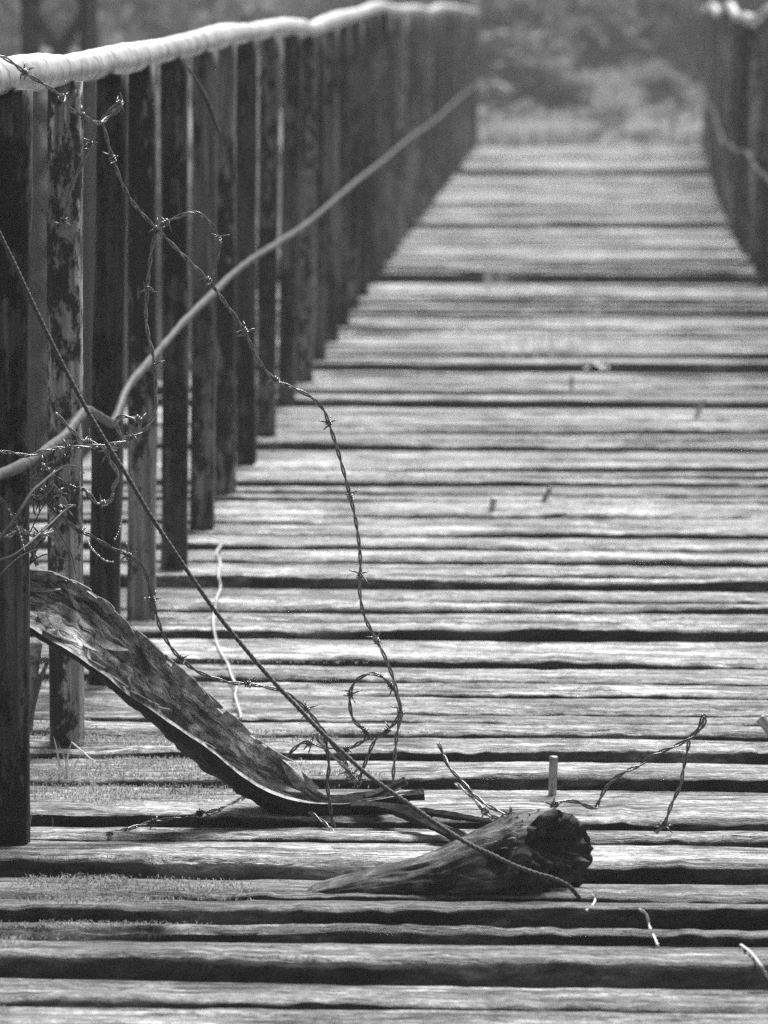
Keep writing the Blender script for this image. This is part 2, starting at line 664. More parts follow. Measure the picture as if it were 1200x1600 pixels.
rail_px = [(10, 118), (60, 113), (100, 109), (150, 100), (200, 91), (250, 80), (300, 69), (345, 57), (390, 51), (440, 43), (470, 45), (485, 48), (500, 40),
           (530, 30), (560, 22), (590, 12), (620, 18), (650, 15), (670, 19), (690, 13), (720, 15), (742, 20)]
railL = [np.array([XL, 1.2, 1.10]), np.array([XL, 3.4, 1.115]), np.array([XL, 5.0, 1.108])] + [at_x(x, y, XL) for x, y in rail_px]
railL_Y = np.array([p[1] for p in railL])
railL_Z = np.array([p[2] for p in railL])
left = empty('railing', (XL, 5.9, 0))
tag(left, 'long dark post railing with wavy pale handrail, wrapped in barbed wire, beside the leaning bark', 'railing')
P, R = resample(railL, .05, [.0265 + .003 * math.sin(i * 2.1) for i in range(len(railL))])
mb = MB()
mb.tube(P, R, n=20, jitter=.09, seed=3)
mb.build('handrail', M_RAIL, left)

posts_px = [(7, .058), (104, .054), (163, .052), (221, .052), (271, .052), (313, .052), (350, .05), (386, .05), (418, .05), (449, .05)]
ysL = [at_x(px, 800, XL)[1] for px, _ in posts_px]
wL = [b for _, b in posts_px]
ylow = ysL[0]
pre = [ylow - .68 * q for q in range(6, 0, -1)]
y = ysL[-1]
while y < 34.3:
    y += .68 + rng.uniform(-.07, .07)
    ysL.append(y)
    wL.append(rng.uniform(.046, .056))
for i, yv in enumerate(pre + ysL):
    wd = .052 if i < len(pre) else wL[i - len(pre)]
    zt = float(np.interp(yv, railL_Y, railL_Z)) - .018
    z0 = min(top_z(yv - .03), top_z(yv + .03)) - .012
    ton = [.9, 4.4, .4, 1.9, .8, 1.5, 1.8, .7, 1.7, 1.0, 2.4, .9][(i - len(pre)) % 12] if i >= len(pre) else 1.0
    if i - len(pre) > 11:
        ton = rng.uniform(.8, 3.4)
    o = make_post(XL, yv, z0, zt, None, wd, .06, .010 + rng.uniform(-.011, .011), i + 3, 30 if yv < 12 else 12)
    o.color = (ton, ton, ton, 1)
    keep(o, left)

rod_px = [(-110, 800), (-40, 762), (0, 741), (30, 729), (60, 712), (100, 681), (126, 650), (138, 641), (158, 652), (176, 661), (186, 640), (199, 606),
          (225, 575), (250, 546), (290, 500), (330, 461), (365, 427), (400, 401), (440, 376), (480, 349), (520, 315), (560, 281), (600, 250), (640, 216), (680, 188), (720, 151), (745, 132)]
rodL = [at_x(x, y, XL + .045) for x, y in rod_px]
mb = MB()
P, R = resample(rodL, .04, [.0074 if i % 3 else .0085 for i in range(len(rodL))])
mb.tube(P, R, n=12, jitter=.34, seed=8)
mb.build('mid_rail', M_ROD, left)

rightr = empty('railing', (.79, 5.9, 0))
tag(rightr, 'dark post railing free of barbed wire, across the deck from the bark and stump', 'railing')
ysR = np.arange(1.8, 35, .68) + rng.uniform(-.05, .05, len(np.arange(1.8, 35, .68)))
railR = [np.array([right_x(yv), yv, 1.15 + .025 * math.sin(yv * .9) + .012 * math.sin(yv * 2.3 + 1)]) for yv in np.arange(1.2, 35.4, 1.4)]
P, R = resample(railR, .06, [.0265 + .003 * math.sin(i * 1.7) for i in range(len(railR))])
mb = MB()
mb.tube(P, R, n=16, jitter=.10, seed=5)
mb.build('handrail', M_RAIL, rightr)
for i, yv in enumerate(ysR):
    zt = float(np.interp(yv, [p[1] for p in railR], [p[2] for p in railR])) - .018
    z0 = min(top_z(yv - .03), top_z(yv + .03)) - .012
    o = make_post(right_x(yv), yv, z0, zt, None, rng.uniform(.047, .056), .06, rng.uniform(-.006, .006), i + 90, 12)
    ton = rng.uniform(.8, 4.0)
    o.color = (ton, ton, ton, 1)
    keep(o, rightr)
rodR = [np.array([right_x(yv) - .045, yv, .53 + .03 * math.sin(yv * .8) + .012 * math.sin(yv * 2.9)]) for yv in np.arange(1.4, 35.2, 1.1)]
mb = MB()
mb.tube(resample(rodR, .06), .009, n=8, jitter=.18, seed=9)
mb.build('mid_rail', M_ROD, rightr)

# ------------------------------------------------------------------ leaning bark trough
far_px = [(18, 884), (70, 893), (115, 905), (160, 938), (215, 987), (265, 1036), (320, 1086), (370, 1130), (420, 1170), (464, 1204), (500, 1229), (545, 1238), (590, 1229), (622, 1222)]
near_px = [(22, 962), (60, 985), (105, 1012), (150, 1042), (200, 1082), (250, 1117), (300, 1150), (345, 1180), (385, 1212), (430, 1236), (480, 1249), (540, 1252), (590, 1246), (636, 1239)]
s_ = np.linspace(0, 1, len(far_px))
nS, nT = 220, 30
S = np.linspace(0, 1, nS)
deps = np.interp(S, [0, .3, .7, 1], [5.95, 5.99, 6.10, 6.15])


def lerp_px(L, S_):
    P_ = resample(np.array([(a, b, 0.0) for a, b in L]), 2.0)
    q = np.linspace(0, 1, len(P_))
    return np.interp(S_, q, P_[:, 0]), np.interp(S_, q, P_[:, 1])


fx, fy = lerp_px(far_px, S)
nx_, ny_ = lerp_px(near_px, S)
V = []
for i in range(nS):
    jf = 8 + 6 * float(fbm(np.array([S[i] * 7]), np.array([1.0]), 61, 3)[0]) * (1.8 if S[i] < .3 else 1)
    jn = 5 * float(fbm(np.array([S[i] * 4]), np.array([5.0]), 71, 3)[0])
    Fp = at_y(fx[i] + jf * .6, fy[i] + jf, deps[i] + .045)
    Np = at_y(nx_[i] - jn * .6, ny_[i] + jn, deps[i] - .05)
    spread = np.linalg.norm(Fp - Np)
    i2 = min(i + 1, nS - 1)
    i1 = max(i - 1, 0)
    tang = at_y((fx[i2] + nx_[i2]) / 2, (fy[i2] + ny_[i2]) / 2, deps[i2]) - at_y((fx[i1] + nx_[i1]) / 2, (fy[i1] + ny_[i1]) / 2, deps[i1])
    tang /= np.linalg.norm(tang) + 1e-9
    across = (Np - Fp) / spread
    nrm = np.cross(tang, across)
    nrm /= np.linalg.norm(nrm) + 1e-9
    if nrm[2] > 0:
        nrm = -nrm
    depth = .048 * np.interp(S[i], [0, .1, .3, .5, .75, .9, 1], [.34, .4, .55, .85, .95, .62, .4])
    for j in range(nT):
        t = j / (nT - 1)
        a = math.pi * t
        p = (Fp + Np) / 2 - across * math.cos(a) * spread / 2 + nrm * (math.sin(a) ** .75) * depth
        d = .010 * float(fbm(np.array([S[i] * 26 + t * 1.5]), np.array([t * 7 - S[i] * 3]), 81, 4)[0]) * math.sin(a) ** .4
        d += .004 * float(vnoise(np.array([S[i] * 60]), np.array([t * 22]), 85)[0]) * math.sin(a)
        d += .0055 * float(fbm(np.array([S[i] * 7]), np.array([t * 15 + S[i] * 4]), 87, 3)[0])
        V.append(p - nrm * d)
V = np.array(V)
bark = empty('bark_slab', at_y(520, 1262, 6.14))
tag(bark, 'long curled trough of flaking bark leaning from the foremost post down to the deck', 'bark')
nv0 = len(V)
# thickness: an outer skin 7 mm below
G = V.reshape(nS, nT, 3)
du = np.gradient(G, axis=0)
dv = np.gradient(G, axis=1)
nm = np.cross(du, dv)
nm /= np.linalg.norm(nm, axis=2)[..., None] + 1e-9
if nm[nS // 2, nT // 2][2] > 0:
    nm = -nm
inner = add_mesh('bark_inside', V, grid_faces(nS, nT), M_BARK)
uvl = inner.data.uv_layers.new(name='UVMap')
li = np.zeros(len(inner.data.loops), dtype=np.int32)
inner.data.loops.foreach_get('vertex_index', li)
uvl.data.foreach_set('uv', np.stack([(li // nT) / (nS - 1) * .85, (li % nT) / (nT - 1) * .16], -1).astype(np.float32).ravel())
keep(inner, bark)
Oo = G + nm * (.007 + .003 * fbm(np.linspace(0, 20, nS)[:, None] + np.zeros((1, nT)), np.linspace(0, 6, nT)[None, :] + np.zeros((nS, 1)), 44, 3))[..., None]
edge = []
vo = list(Oo.reshape(-1, 3))
fo = grid_faces(nS, nT)
rim = [(0, j) for j in range(nT)] + [(i, nT - 1) for i in range(1, nS)] + [(nS - 1, j) for j in range(nT - 2, -1, -1)] + [(i, 0) for i in range(nS - 2, 0, -1)]
base = len(vo)
for (i, j) in rim:
    vo.append(G[i, j])
for q in range(len(rim)):
    i, j = rim[q]
    i2, j2 = rim[(q + 1) % len(rim)]
    fo.append((i * nT + j, i2 * nT + j2, base + (q + 1) % len(rim), base + q))
ob = keep(add_mesh('bark_outside', vo, fo, M_BARKOUT), bark)
ob.data.materials.append(M_RIM)
mi = np.zeros(len(fo), dtype=np.int32)
ob.data.materials.append(M_FLAKE)
mi[(nS - 1) * (nT - 1):] = [1 if rim[q][1] == 0 else 2 for q in range(len(rim))]
ob.data.polygons.foreach_set('material_index', mi)


def flat_strip(pts, wid, thick, parent, mat, name='splinter', seed=0, up=(0, .3, 1)):
    """a split strip of wood: pts are (px, py, distance)"""
    P_ = resample([at_y(*p) for p in pts], .008)
    n = len(P_)
    T_ = np.gradient(P_, axis=0)
    T_ /= np.linalg.norm(T_, axis=1)[:, None]
    U = np.array(up, float)
    v = []
    for i in range(n):
        sd_ = np.cross(T_[i], U)
        sd_ /= np.linalg.norm(sd_)
        uu = np.cross(sd_, T_[i])
        tpr = np.interp(i / (n - 1), np.linspace(0, 1, len(wid)), wid)
        ww = tpr * (1 + .35 * float(fbm(np.array([i * .25]), np.array([2.0]), seed)[0]))
        th = thick * (1 + .5 * float(fbm(np.array([i * .21]), np.array([7.0]), seed + 2)[0]))
        for a, b in ((-1, -.3), (-.6, .4), (.5, .5), (1, -.1), (.4, -.6), (-.5, -.6)):
            v.append(P_[i] + sd_ * a * ww / 2 + uu * b * th)
    f_ = grid_faces(n, 6, True) + [tuple(range(6))[::-1], tuple((n - 1) * 6 + q for q in range(6))]
    return keep(add_mesh(name, v, f_, mat, None, False), parent)


flat_strip([(575, 1258, 6.13), (612, 1250, 6.11), (640, 1243, 6.1), (663, 1240, 6.1)], [.02, .024, .02], .014, bark, M_BARKOUT, seed=3)
flat_strip([(570, 1246, 6.16), (605, 1232, 6.17), (634, 1219, 6.17)], [.022, .018, .014], .010, bark, M_BARKOUT, seed=5)
flat_strip([(520, 1262, 6.10), (590, 1259, 6.06), (640, 1270, 6.0), (690, 1294, 5.93), (722, 1309, 5.89), (748, 1324, 5.87)], [.03, .026, .03, .026, .014], .016, bark, M_BARKOUT, seed=7)
flat_strip([(600, 1262, 6.04), (680, 1270, 5.97), (740, 1279, 5.92), (812, 1290, 5.86)], [.02, .014, .013, .010], .010, bark, M_BARKOUT, seed=9)
flat_strip([(700, 1300, 5.90), (745, 1312, 5.88), (790, 1318, 5.86)], [.014, .016, .006], .006, bark, M_BARKOUT, seed=11)
for q in range(72):                        # loose flakes curling off the bark
    i, j = int(rng.integers(4, nS - 20)), int(rng.integers(0, nT - 1))
    if q < 16 or q >= 60:
        j = 0
    if 16 <= q < 26:
        j = nT - 2
    p = G[i, j]
    tg = du[i, j] / (np.linalg.norm(du[i, j]) + 1e-9)
    ac = dv[i, j] / (np.linalg.norm(dv[i, j]) + 1e-9)
    L_, w_ = rng.uniform(.014, .055), rng.uniform(.003, .010)
    if rng.random() < .5:
        tg = -tg
    lift = -nm[i, j] * rng.uniform(.05, .6) - ac * (.5 if (q < 16 or q >= 46) else -.3 if q < 26 else 0)
    v = []
    for c, (u, ww) in enumerate(((0, 1), (.35, 1.1), (.7, .7), (1, .15))):
        b_ = p - nm[i, j] * .001 + tg * L_ * u + lift * L_ * u * u * .5
        v += [b_ - ac * w_ * ww, b_ + ac * w_ * ww, b_ + ac * w_ * ww - nm[i, j] * .0018, b_ - ac * w_ * ww - nm[i, j] * .0018]
    keep(add_mesh('flake', v, grid_faces(4, 4, True) + [(3, 2, 1, 0), (12, 13, 14, 15)], M_FLAKE, None, False), bark)

# ------------------------------------------------------------------ rotten log stub
log_c = on_top(760, 1409)
LY = log_c[1] + .055
stub = empty('log_stump', (log_c[0], LY, log_c[2]))
tag(stub, 'short rotten log with hollow sawn end lying on the planks under the cable', 'log')
prof = [(462, 1404, 1412), (490, 1384, 1413), (530, 1371, 1413), (570, 1361, 1413), (610, 1351, 1413), (650, 1340, 1413), (690, 1326, 1413), (725, 1308, 1412), (760, 1293, 1412), (800, 1279, 1412), (835, 1272, 1412), (868, 1268, 1411)]
na, nL = 84, 130
px_ = np.array([p[0] for p in prof], float)
pt_ = np.array([p[1] for p in prof], float)
pb_ = np.array([p[2] for p in prof], float)
xs = np.linspace(462, 866, nL)
V = []
for i, xv in enumerate(xs):
    tp, bt = np.interp(xv, px_, pt_), np.interp(xv, px_, pb_)
    a3, b3 = at_y(xv, tp, LY), at_y(xv, bt, LY)
    c = (a3 + b3) / 2
    rz = (a3[2] - b3[2]) / 2
    ryy = min(.062, rz * 1.05 + .012)
    u = np.clip((xv - 780) / 86.0, 0, 1)
    for k in range(na):
        a = 2 * math.pi * k / na
        cy, cz = math.cos(a), math.sin(a)
        jit = 1 + .10 * float(fbm(np.array([xv * .012 + 3]), np.array([cz * 1.6 + cy * 1.1 + 9]), 33, 4)[0]) + .10 * float(fbm(np.array([xv * .010]), np.array([k * .42]), 39, 3)[0]) + .07 * float(vnoise(np.array([xv * .02]), np.array([k * 1.1]), 43)[0])
        # hollow pocket in the camera-side wall
        dx, da = (xv - 792) / 24.0, (cz - .28) / .34
        pocket = .72 * math.exp(-(dx * dx + da * da)) if cy < 0 else 0
        rr = jit * (1 - pocket)
        sh = cy * .052 * u                 # oblique cut: the far side runs on further
        V.append((c[0] + sh + .012 * u * float(fbm(np.array([k * .3]), np.array([3.0]), 51, 4)[0]), c[1] + cy * ryy * rr + .0, c[2] + cz * rz * rr))
f = grid_faces(nL, na, True)
f.append(tuple(range(na))[::-1])
keep(add_mesh('trunk', V, f, M_LOG), stub)
# end grain: concentric rings sunk to a ragged hollow
ring0 = np.array(V[-na:])
ctr = ring0.mean(0)
V2, nr = [], 12
axis = np.array([1.0, -.55, 0]) / math.hypot(1, .55)
for q in range(nr):
    t = q / nr
    for k in range(na):
        p = ring0[k] * (1 - t) + ctr * t
        ly, lz = (p[1] - ctr[1]) / .06, (p[2] - ctr[2]) / .06
        d = .045 * math.exp(-(((ly - .05) / .36) ** 2 + ((lz - .32) / .30) ** 2)) + .012 * math.exp(-(((ly + .35) / .3) ** 2 + ((lz + .25) / .12) ** 2))
        nn = (.026 * float(fbm(np.array([ly * 5]), np.array([lz * 5 + 5]), 91, 5)[0]) - .016 * max(0.0, 1 - abs(float(vnoise(np.array([k * .25]), np.array([7.0]), 93)[0])) / .06)) * (0 if q == 0 else 1)
        V2.append(p - axis * d + axis * (nn + .010 * math.sin(t * 2.6)))
f2 = grid_faces(nr, na, True) + [tuple((nr - 1) * na + k for k in range(na))]
keep(add_mesh('sawn_end', V2, f2, M_LOGEND), stub)
for q in range(26):                        # frayed fibres standing off the upper edge of the cut
    k = int(rng.integers(10, 38))
    p = ring0[k] + np.array([-rng.uniform(0, .05), 0, -.004])
    d = np.array([rng.uniform(-.7, .3), rng.uniform(-.6, .3), rng.uniform(.1, .8)])
    L_ = rng.uniform(.008, .024)
    mb = MB()
    mb.tube([p, p + d * L_ * .5, p + d * L_ + np.array([-.004, 0, -.003])], [.0014, .0010, .0003], n=5)
    mb.build('fibre', M_FLAKE, stub)

# ------------------------------------------------------------------ barbed wire
def barb_mesh(p, t, sd):
    r_ = np.random.default_rng(sd)
    t = t / np.linalg.norm(t)
    n = np.cross(t, [0, .3, 1.0])
    n /= np.linalg.norm(n)
    b = np.cross(t, n)
    mb = MB()
    turns, L_ = 2.4, .0085
    ph = r_.uniform(0, 6)
    H = []
    for q in range(26):
        u = q / 25
        a = ph + u * turns * 2 * math.pi
        H.append(p + t * (u - .5) * L_ + (n * math.cos(a) + b * math.sin(a)) * .0042)
    mb.tube(H, .0013, n=6)
    for e, base_ in enumerate((H[0], H[-1], H[6], H[-7])):
        dirv = (base_ - p) / .0042
        tng = np.cross(t, dirv)
        d = tng * (1 if e % 2 else -1) + dirv * r_.uniform(.1, .5) + t * r_.uniform(-.5, .5)
        d /= np.linalg.norm(d)
        L2 = r_.uniform(.011, .019)
        mb.tube([base_, base_ + d * L2 * .6, base_ + d * L2], [.0013, .0012, .0003], n=5)
    return mb


_seed = [100]


def barbed(label, pts, barbs, mat=None, pitch=.054, r=.00145, hr=.0017, twist0=0):
    """pts: (px, py, distance); barbs: pixel positions along the wire"""
    mat = mat or M_WIRE
    P_ = resample([at_y(*p) for p in pts], .0035)
    T_, N_, B_ = frames(P_)
    s2 = np.concatenate([[0], np.cumsum(np.linalg.norm(np.diff(P_, axis=0), axis=1))])
    root = empty('barbed_wire', P_[-1])
    tag(root, label, 'barbed wire', 'rusty barbed wire strung about the railing and stump')
    for h in (0, 1):
        a = s2 / pitch * 2 * math.pi + h * math.pi + twist0
        Q = P_ + (np.cos(a) * hr)[:, None] * N_ + (np.sin(a) * hr)[:, None] * B_
        mb = MB()
        mb.tube(Q, r, n=6)
        mb.build('strand', mat, root)
    for (bx, by) in barbs:
        # nearest point of the wire in the picture plane
        best, bi = 1e9, 0
        for i in range(len(P_)):
            v = P_[i] - CAM
            dd = np.dot(v, fwd)
            X_ = 600 + F * np.dot(v, rgt) / dd
            Y_ = 800 - F * np.dot(v, upv) / dd
            q = (X_ - bx) ** 2 + (Y_ - by) ** 2
            if q < best:
                best, bi = q, i
        _seed[0] += 1
        barb_mesh(P_[bi], T_[bi], _seed[0]).build('barb', mat, root)
    return root


def D(L, d0, d1):                          # spread a distance range along a pixel list
    n = len(L)
    return [(x, y, d0 + (d1 - d0) * i / (n - 1)) for i, (x, y) in enumerate(L)]


barbed('barbed wire coming off the handrail, sweeping down to a round loop above the bark',
       D([(-30, 84), (0, 88), (22, 100), (38, 113), (70, 133), (97, 152), (110, 170), (128, 180), (145, 190), (158, 192)], 5.78, 5.92)
       + D([(168, 184), (184, 172), (190, 160), (178, 168), (160, 186), (164, 205), (175, 245), (196, 298), (220, 332), (245, 358), (285, 398), (325, 438), (355, 478), (382, 517), (402, 560), (428, 592),
            (462, 608), (488, 622), (505, 640), (513, 660), (524, 692), (535, 730), (547, 775), (556, 815), (562, 860), (563, 895), (562, 925), (569, 962), (588, 1000), (603, 1030), (615, 1062),
            (622, 1090), (626, 1112), (620, 1150), (616, 1190), (614, 1224)], 5.94, 6.16),
       [(38, 113), (97, 152), (128, 178), (187, 163), (177, 248), (245, 356), (325, 438), (382, 517), (430, 593), (513, 660), (547, 775), (563, 897), (588, 1000), (625, 1112)], M_WIREM)
barbed('short barbed wire curl arching over the dark posts below the handrail',
       D([(245, 358), (262, 346), (285, 336), (303, 332), (320, 340), (333, 355), (341, 373), (342, 395), (336, 420), (325, 438)], 5.99, 6.02), [(258, 349), (341, 373)], M_WIREM)
barbed('broken barbed wire end dangling straight under the handrail knot',
       D([(150, 192), (145, 212), (140, 226), (134, 245), (124, 265), (112, 290), (107, 305), (104, 325), (100, 345), (101, 360)], 5.95, 5.96), [(140, 226), (101, 345)], M_WIREM)
barbed('barbed wire hanging from the curl and turning towards the foremost post',
       D([(245, 360), (238, 385), (233, 420), (230, 455), (228, 490), (231, 520), (240, 560), (243, 600), (243, 640), (232, 665), (212, 680), (185, 692), (150, 697), (107, 700), (75, 703), (45, 712), (20, 708), (0, 706), (-30, 702)], 6.0, 5.74),
       [(230, 453), (241, 573), (205, 684), (107, 699)], M_WIREM)
barbed('pale bent barbed wire end forming a small hook beside the slack cable',
       D([(190, 683), (184, 670), (180, 658), (188, 651), (203, 652), (216, 655), (220, 664), (214, 676), (203, 686), (190, 695), (172, 702)], 5.98, 5.96), [(218, 654)], M_WIREL)
barbed('barbed wire stub pointing up and out of the tangle',
       D([(87, 645), (100, 660), (115, 675), (128, 688), (145, 692), (165, 702), (172, 720), (184, 740), (182, 752), (177, 762), (174, 780), (162, 786), (150, 786), (140, 772), (128, 764), (112, 765)], 5.95, 5.95),
       [(137, 687), (166, 706), (163, 786)], M_WIREL)
barbed('barbed wire knotted in the tangle at the foremost post',
       D([(36, 712), (50, 728), (68, 737), (85, 745), (100, 755), (115, 764), (130, 764), (138, 775)], 5.92, 5.94), [(76, 739), (110, 768)])
barbed('short barbed wire twist hanging down inside the tangle',
       D([(62, 706), (70, 718), (73, 738), (74, 760), (70, 775), (62, 783), (56, 775), (64, 766), (72, 780), (80, 793), (88, 800)], 5.92, 5.93), [(72, 735), (60, 780), (68, 788)])
barbed('barbed wire sagging from the tangle along the bark towards the cable',
       D([(84, 795), (96, 806), (108, 817), (122, 829), (140, 836), (160, 848), (180, 859), (200, 868), (220, 882), (229, 900), (236, 930), (243, 955), (252, 985), (266, 1010), (283, 1030), (305, 1047), (330, 1058), (360, 1067), (388, 1069), (430, 1077), (455, 1088), (478, 1108),
          (498, 1132), (516, 1158), (530, 1178), (545, 1200), (552, 1218)], 5.94, 6.13),
       [(124, 829), (200, 870), (237, 935), (283, 1031), (387, 1069), (480, 1108), (548, 1212)])
barbed('dark barbed wire ring looping over the deck above the bark end',
       D([(626, 1108), (622, 1092), (613, 1075), (600, 1060), (585, 1053), (568, 1056), (553, 1068), (547, 1085), (547, 1105), (552, 1124), (565, 1138), (574, 1147), (582, 1156)], 6.14, 6.16),
       [(611, 1074), (547, 1086), (571, 1140)])
barbed('barbed wire leg standing on the bark under the ring',
       D([(624, 1114), (618, 1128), (605, 1141), (590, 1152), (581, 1166), (574, 1184), (566, 1204), (560, 1222)], 6.15, 6.15), [(606, 1141), (561, 1222)])
barbed('low barbed wire crossing behind the cable above the bark rim',
       D([(450, 1180), (462, 1168), (474, 1160), (490, 1163), (508, 1168), (530, 1170), (545, 1170), (560, 1162), (580, 1152)], 6.2, 6.17), [(482, 1163), (542, 1168)])
barbed('thick twisted barbed wire bend tied to the cable near the bark end',
       D([(506, 1165), (497, 1156), (498, 1146), (503, 1156), (507, 1170), (520, 1182), (535, 1195), (548, 1210), (556, 1222)], 6.08, 6.12), [(534, 1214), (552, 1214)], M_WIREL)
barbed('thin barbed wire drooping through the bark onto the planks',
       D([(508, 1150), (512, 1175), (514, 1200), (511, 1222), (513, 1240), (517, 1268), (521, 1290), (530, 1312)], 6.1, 6.03), [])
barbed('pale barbed wire end poking out below the bark',
       D([(483, 1268), (496, 1277), (510, 1288), (520, 1300), (524, 1314)], 6.06, 6.0), [], M_WIREL)
barbed('dark barbed wire lying on the mossy planks beneath the bark',
       [tuple(on_top(x, y)[:0]) or (x, y, on_top(x, y)[1] - .02) for x, y in ((395, 1234), (378, 1246), (350, 1262), (312, 1271), (280, 1277), (240, 1284), (200, 1295), (166, 1303))], [(312, 1271), (240, 1284)])
barbed('barbed wire stub rising from the top of the log',
       D([(685, 1160), (694, 1182), (702, 1199), (718, 1216), (733, 1234), (750, 1250), (768, 1262), (788, 1270), (806, 1276)], 5.78, 5.66), [(806, 1276)])
barbed('frayed barbed wire coil clinging to the log beside the stub',
       D([(712, 1224), (722, 1232), (738, 1245), (752, 1262), (766, 1274), (786, 1280), (804, 1281)], 5.75, 5.66), [(762, 1262), (788, 1274)], M_WIREL)
barbed('bare twisted wire springing from the log and folded back in a hairpin',
       D([(856, 1284), (857, 1272), (866, 1258), (882, 1252), (900, 1253), (918, 1260), (930, 1263), (937, 1250), (945, 1234), (960, 1217), (985, 1202), (1000, 1196), (1020, 1180), (1050, 1168), (1075, 1155), (1090, 1140), (1099, 1118), (1101, 1128), (1094, 1140), (1078, 1152),
          (1075, 1168), (1067, 1205), (1064, 1225), (1050, 1255), (1041, 1280), (1036, 1291), (1024, 1301)], 5.63, 5.9), [(868, 1262), (1039, 1290)])

barbed('barbed wire curl wound round the middle of the tangle',
       D([(30, 735), (48, 724), (66, 728), (80, 742), (78, 764), (62, 778), (46, 770), (44, 752), (58, 744), (76, 752), (92, 770), (104, 788)], 5.90, 5.93), [(66, 728), (46, 768), (92, 770)], M_WIREL)
barbed('dark barbed wire dropping from the tangle behind the bark top',
       D([(70, 760), (82, 778), (92, 798), (86, 816), (70, 826), (56, 840), (50, 862), (58, 884)], 5.93, 5.97), [(90, 800), (58, 838)])
barbed('barbed wire sprig jutting from the foremost post into the tangle',
       D([(-10, 832), (12, 838), (30, 828), (48, 836), (66, 838), (82, 828)], 5.74, 5.86), [(28, 829), (62, 838)], M_WIREL)
barbed('slack barbed wire looping low across the foremost post',
       D([(-8, 772), (10, 790), (24, 812), (30, 838), (44, 854), (56, 872)], 5.74, 5.88), [(22, 808)])
barbed('pale barbed wire hook under the tangle above the bark',
       D([(118, 790), (104, 792), (94, 802), (98, 814), (88, 806), (80, 795)], 5.95, 5.94), [(101, 793)], M_WIREL)

# plain sticks and wires in the tangle
def plain(name, label, cat, pts, rad, mat, group=None, n=7, jit=.2):
    P_, R_ = resample([at_y(*p) for p in pts], .006, rad)
    root_mb = MB()
    root_mb.tube(P_, R_, n=n, jitter=jit, seed=len(label))
    o = root_mb.build(name, mat)
    tag(o, label, cat, group)
    return o


plain('twig', 'forked dead twig crossing the tangle towards the foremost post', 'twig', D([(97, 731), (80, 742), (65, 755), (50, 768), (36, 790), (18, 818), (-6, 848)], 5.92, 5.71), [.0018, .002, .0022, .0026, .003, .003, .0032], M_BELOW)
plain('twig', 'pale straight twig running from the tangle to the top of the bark', 'twig', D([(116, 789), (100, 799), (80, 818), (62, 834), (45, 850), (20, 868), (-10, 878)], 5.94, 5.72), [.0016, .0019, .002, .0022, .0022, .002, .002], M_ROD)
plain('twig', 'thin dark twig hanging vertically between the first two posts', 'twig', D([(58, 650), (56, 690), (53, 740), (53, 800), (60, 803)], 5.96, 5.96), [.0012, .0012, .0014, .0014, .001], M_WIRE)
plain('twig', 'dark crooked twig wedged behind the bark top', 'twig', D([(30, 815), (45, 832), (56, 838), (70, 838), (58, 855), (46, 880)], 5.95, 5.93), [.0015, .002, .0024, .0026, .003, .003], M_WIRE)

for lab, L, d0, d1, r0 in (
        ('fine dark twig slanting up through the wire tangle', [(28, 870), (44, 838), (62, 800), (84, 762), (92, 742)], 5.93, 5.93, .0011),
        ('fine forked twig poking out over the bark top', [(36, 892), (58, 872), (78, 866), (104, 876)], 5.93, 5.92, .0012),
        ('brittle grey twig crossing the foremost post low down', [(-6, 905), (14, 884), (34, 868), (58, 858)], 5.74, 5.86, .0014),
        ('thin curved twig hooked under the mid rail kink', [(60, 760), (72, 744), (92, 730), (118, 728), (132, 740)], 5.92, 5.95, .0010),
        ('hair thin twig trailing from the tangle towards the dewdrops', [(84, 820), (100, 846), (112, 868), (118, 896)], 5.94, 5.94, .0009)):
    plain('twig', lab, 'twig', D(L, d0, d1), [r0 * (1 - .5 * q / len(L)) for q in range(len(L))], M_BELOW if 'dark' in lab else M_ROD)

# ------------------------------------------------------------------ slack cable
cab = D([(-14, 335), (0, 366), (26, 420), (55, 482), (92, 558), (130, 630), (165, 690), (200, 746), (235, 805), (270, 858), (305, 910), (340, 960), (385, 1016), (430, 1068), (470, 1110), (500, 1142), (535, 1175), (570, 1207), (605, 1233), (640, 1257), (672, 1280), (705, 1302), (735, 1320), (765, 1334)], 5.78, 5.53) \
    + [(800, 1351, 5.525), (835, 1364, 5.525), (865, 1373, 5.53), (890, 1386, 5.54), (908, 1407, 5.55)]
P_ = resample([at_y(*p) for p in cab], .0022)
root = empty('slack_cable', P_[-1])
tag(root, 'slack twisted cable slanting from the foremost post across to the log end', 'cable')
T_, N_, B_ = frames(P_)
sq = np.concatenate([[0], np.cumsum(np.linalg.norm(np.diff(P_, axis=0), axis=1))])
for h in range(3):
    a = sq / .024 * 2 * math.pi + h * 2 * math.pi / 3
    mb = MB()
    mb.tube(P_ + (np.cos(a) * .0016)[:, None] * N_ + (np.sin(a) * .0016)[:, None] * B_, .0018, n=6)
    mb.build('strand', M_ROPE, root)


def strand(label, L, r=.0011, tw=.001, lift=.004):
    pts = []
    for x, y in L:
        p = on_top(x, y)
        pts.append(p + np.array([rng.normal(0, tw * .8), -.01, lift]))
    Q = resample(pts, .004)
    T2, N2, B2 = frames(Q)
    s3 = np.arange(len(Q)) * .004
    mb = MB()
    for h in (0, 1):
        a = s3 / .03 * 2 * math.pi + h * math.pi
        mb.tube(Q + (np.cos(a) * tw)[:, None] * N2 + (np.sin(a) * tw)[:, None] * B2, r, n=5)
    o = mb.build('loose_strand', M_STRING)
    tag(o, label, 'strand', 'pale loose strands lying on the planks')


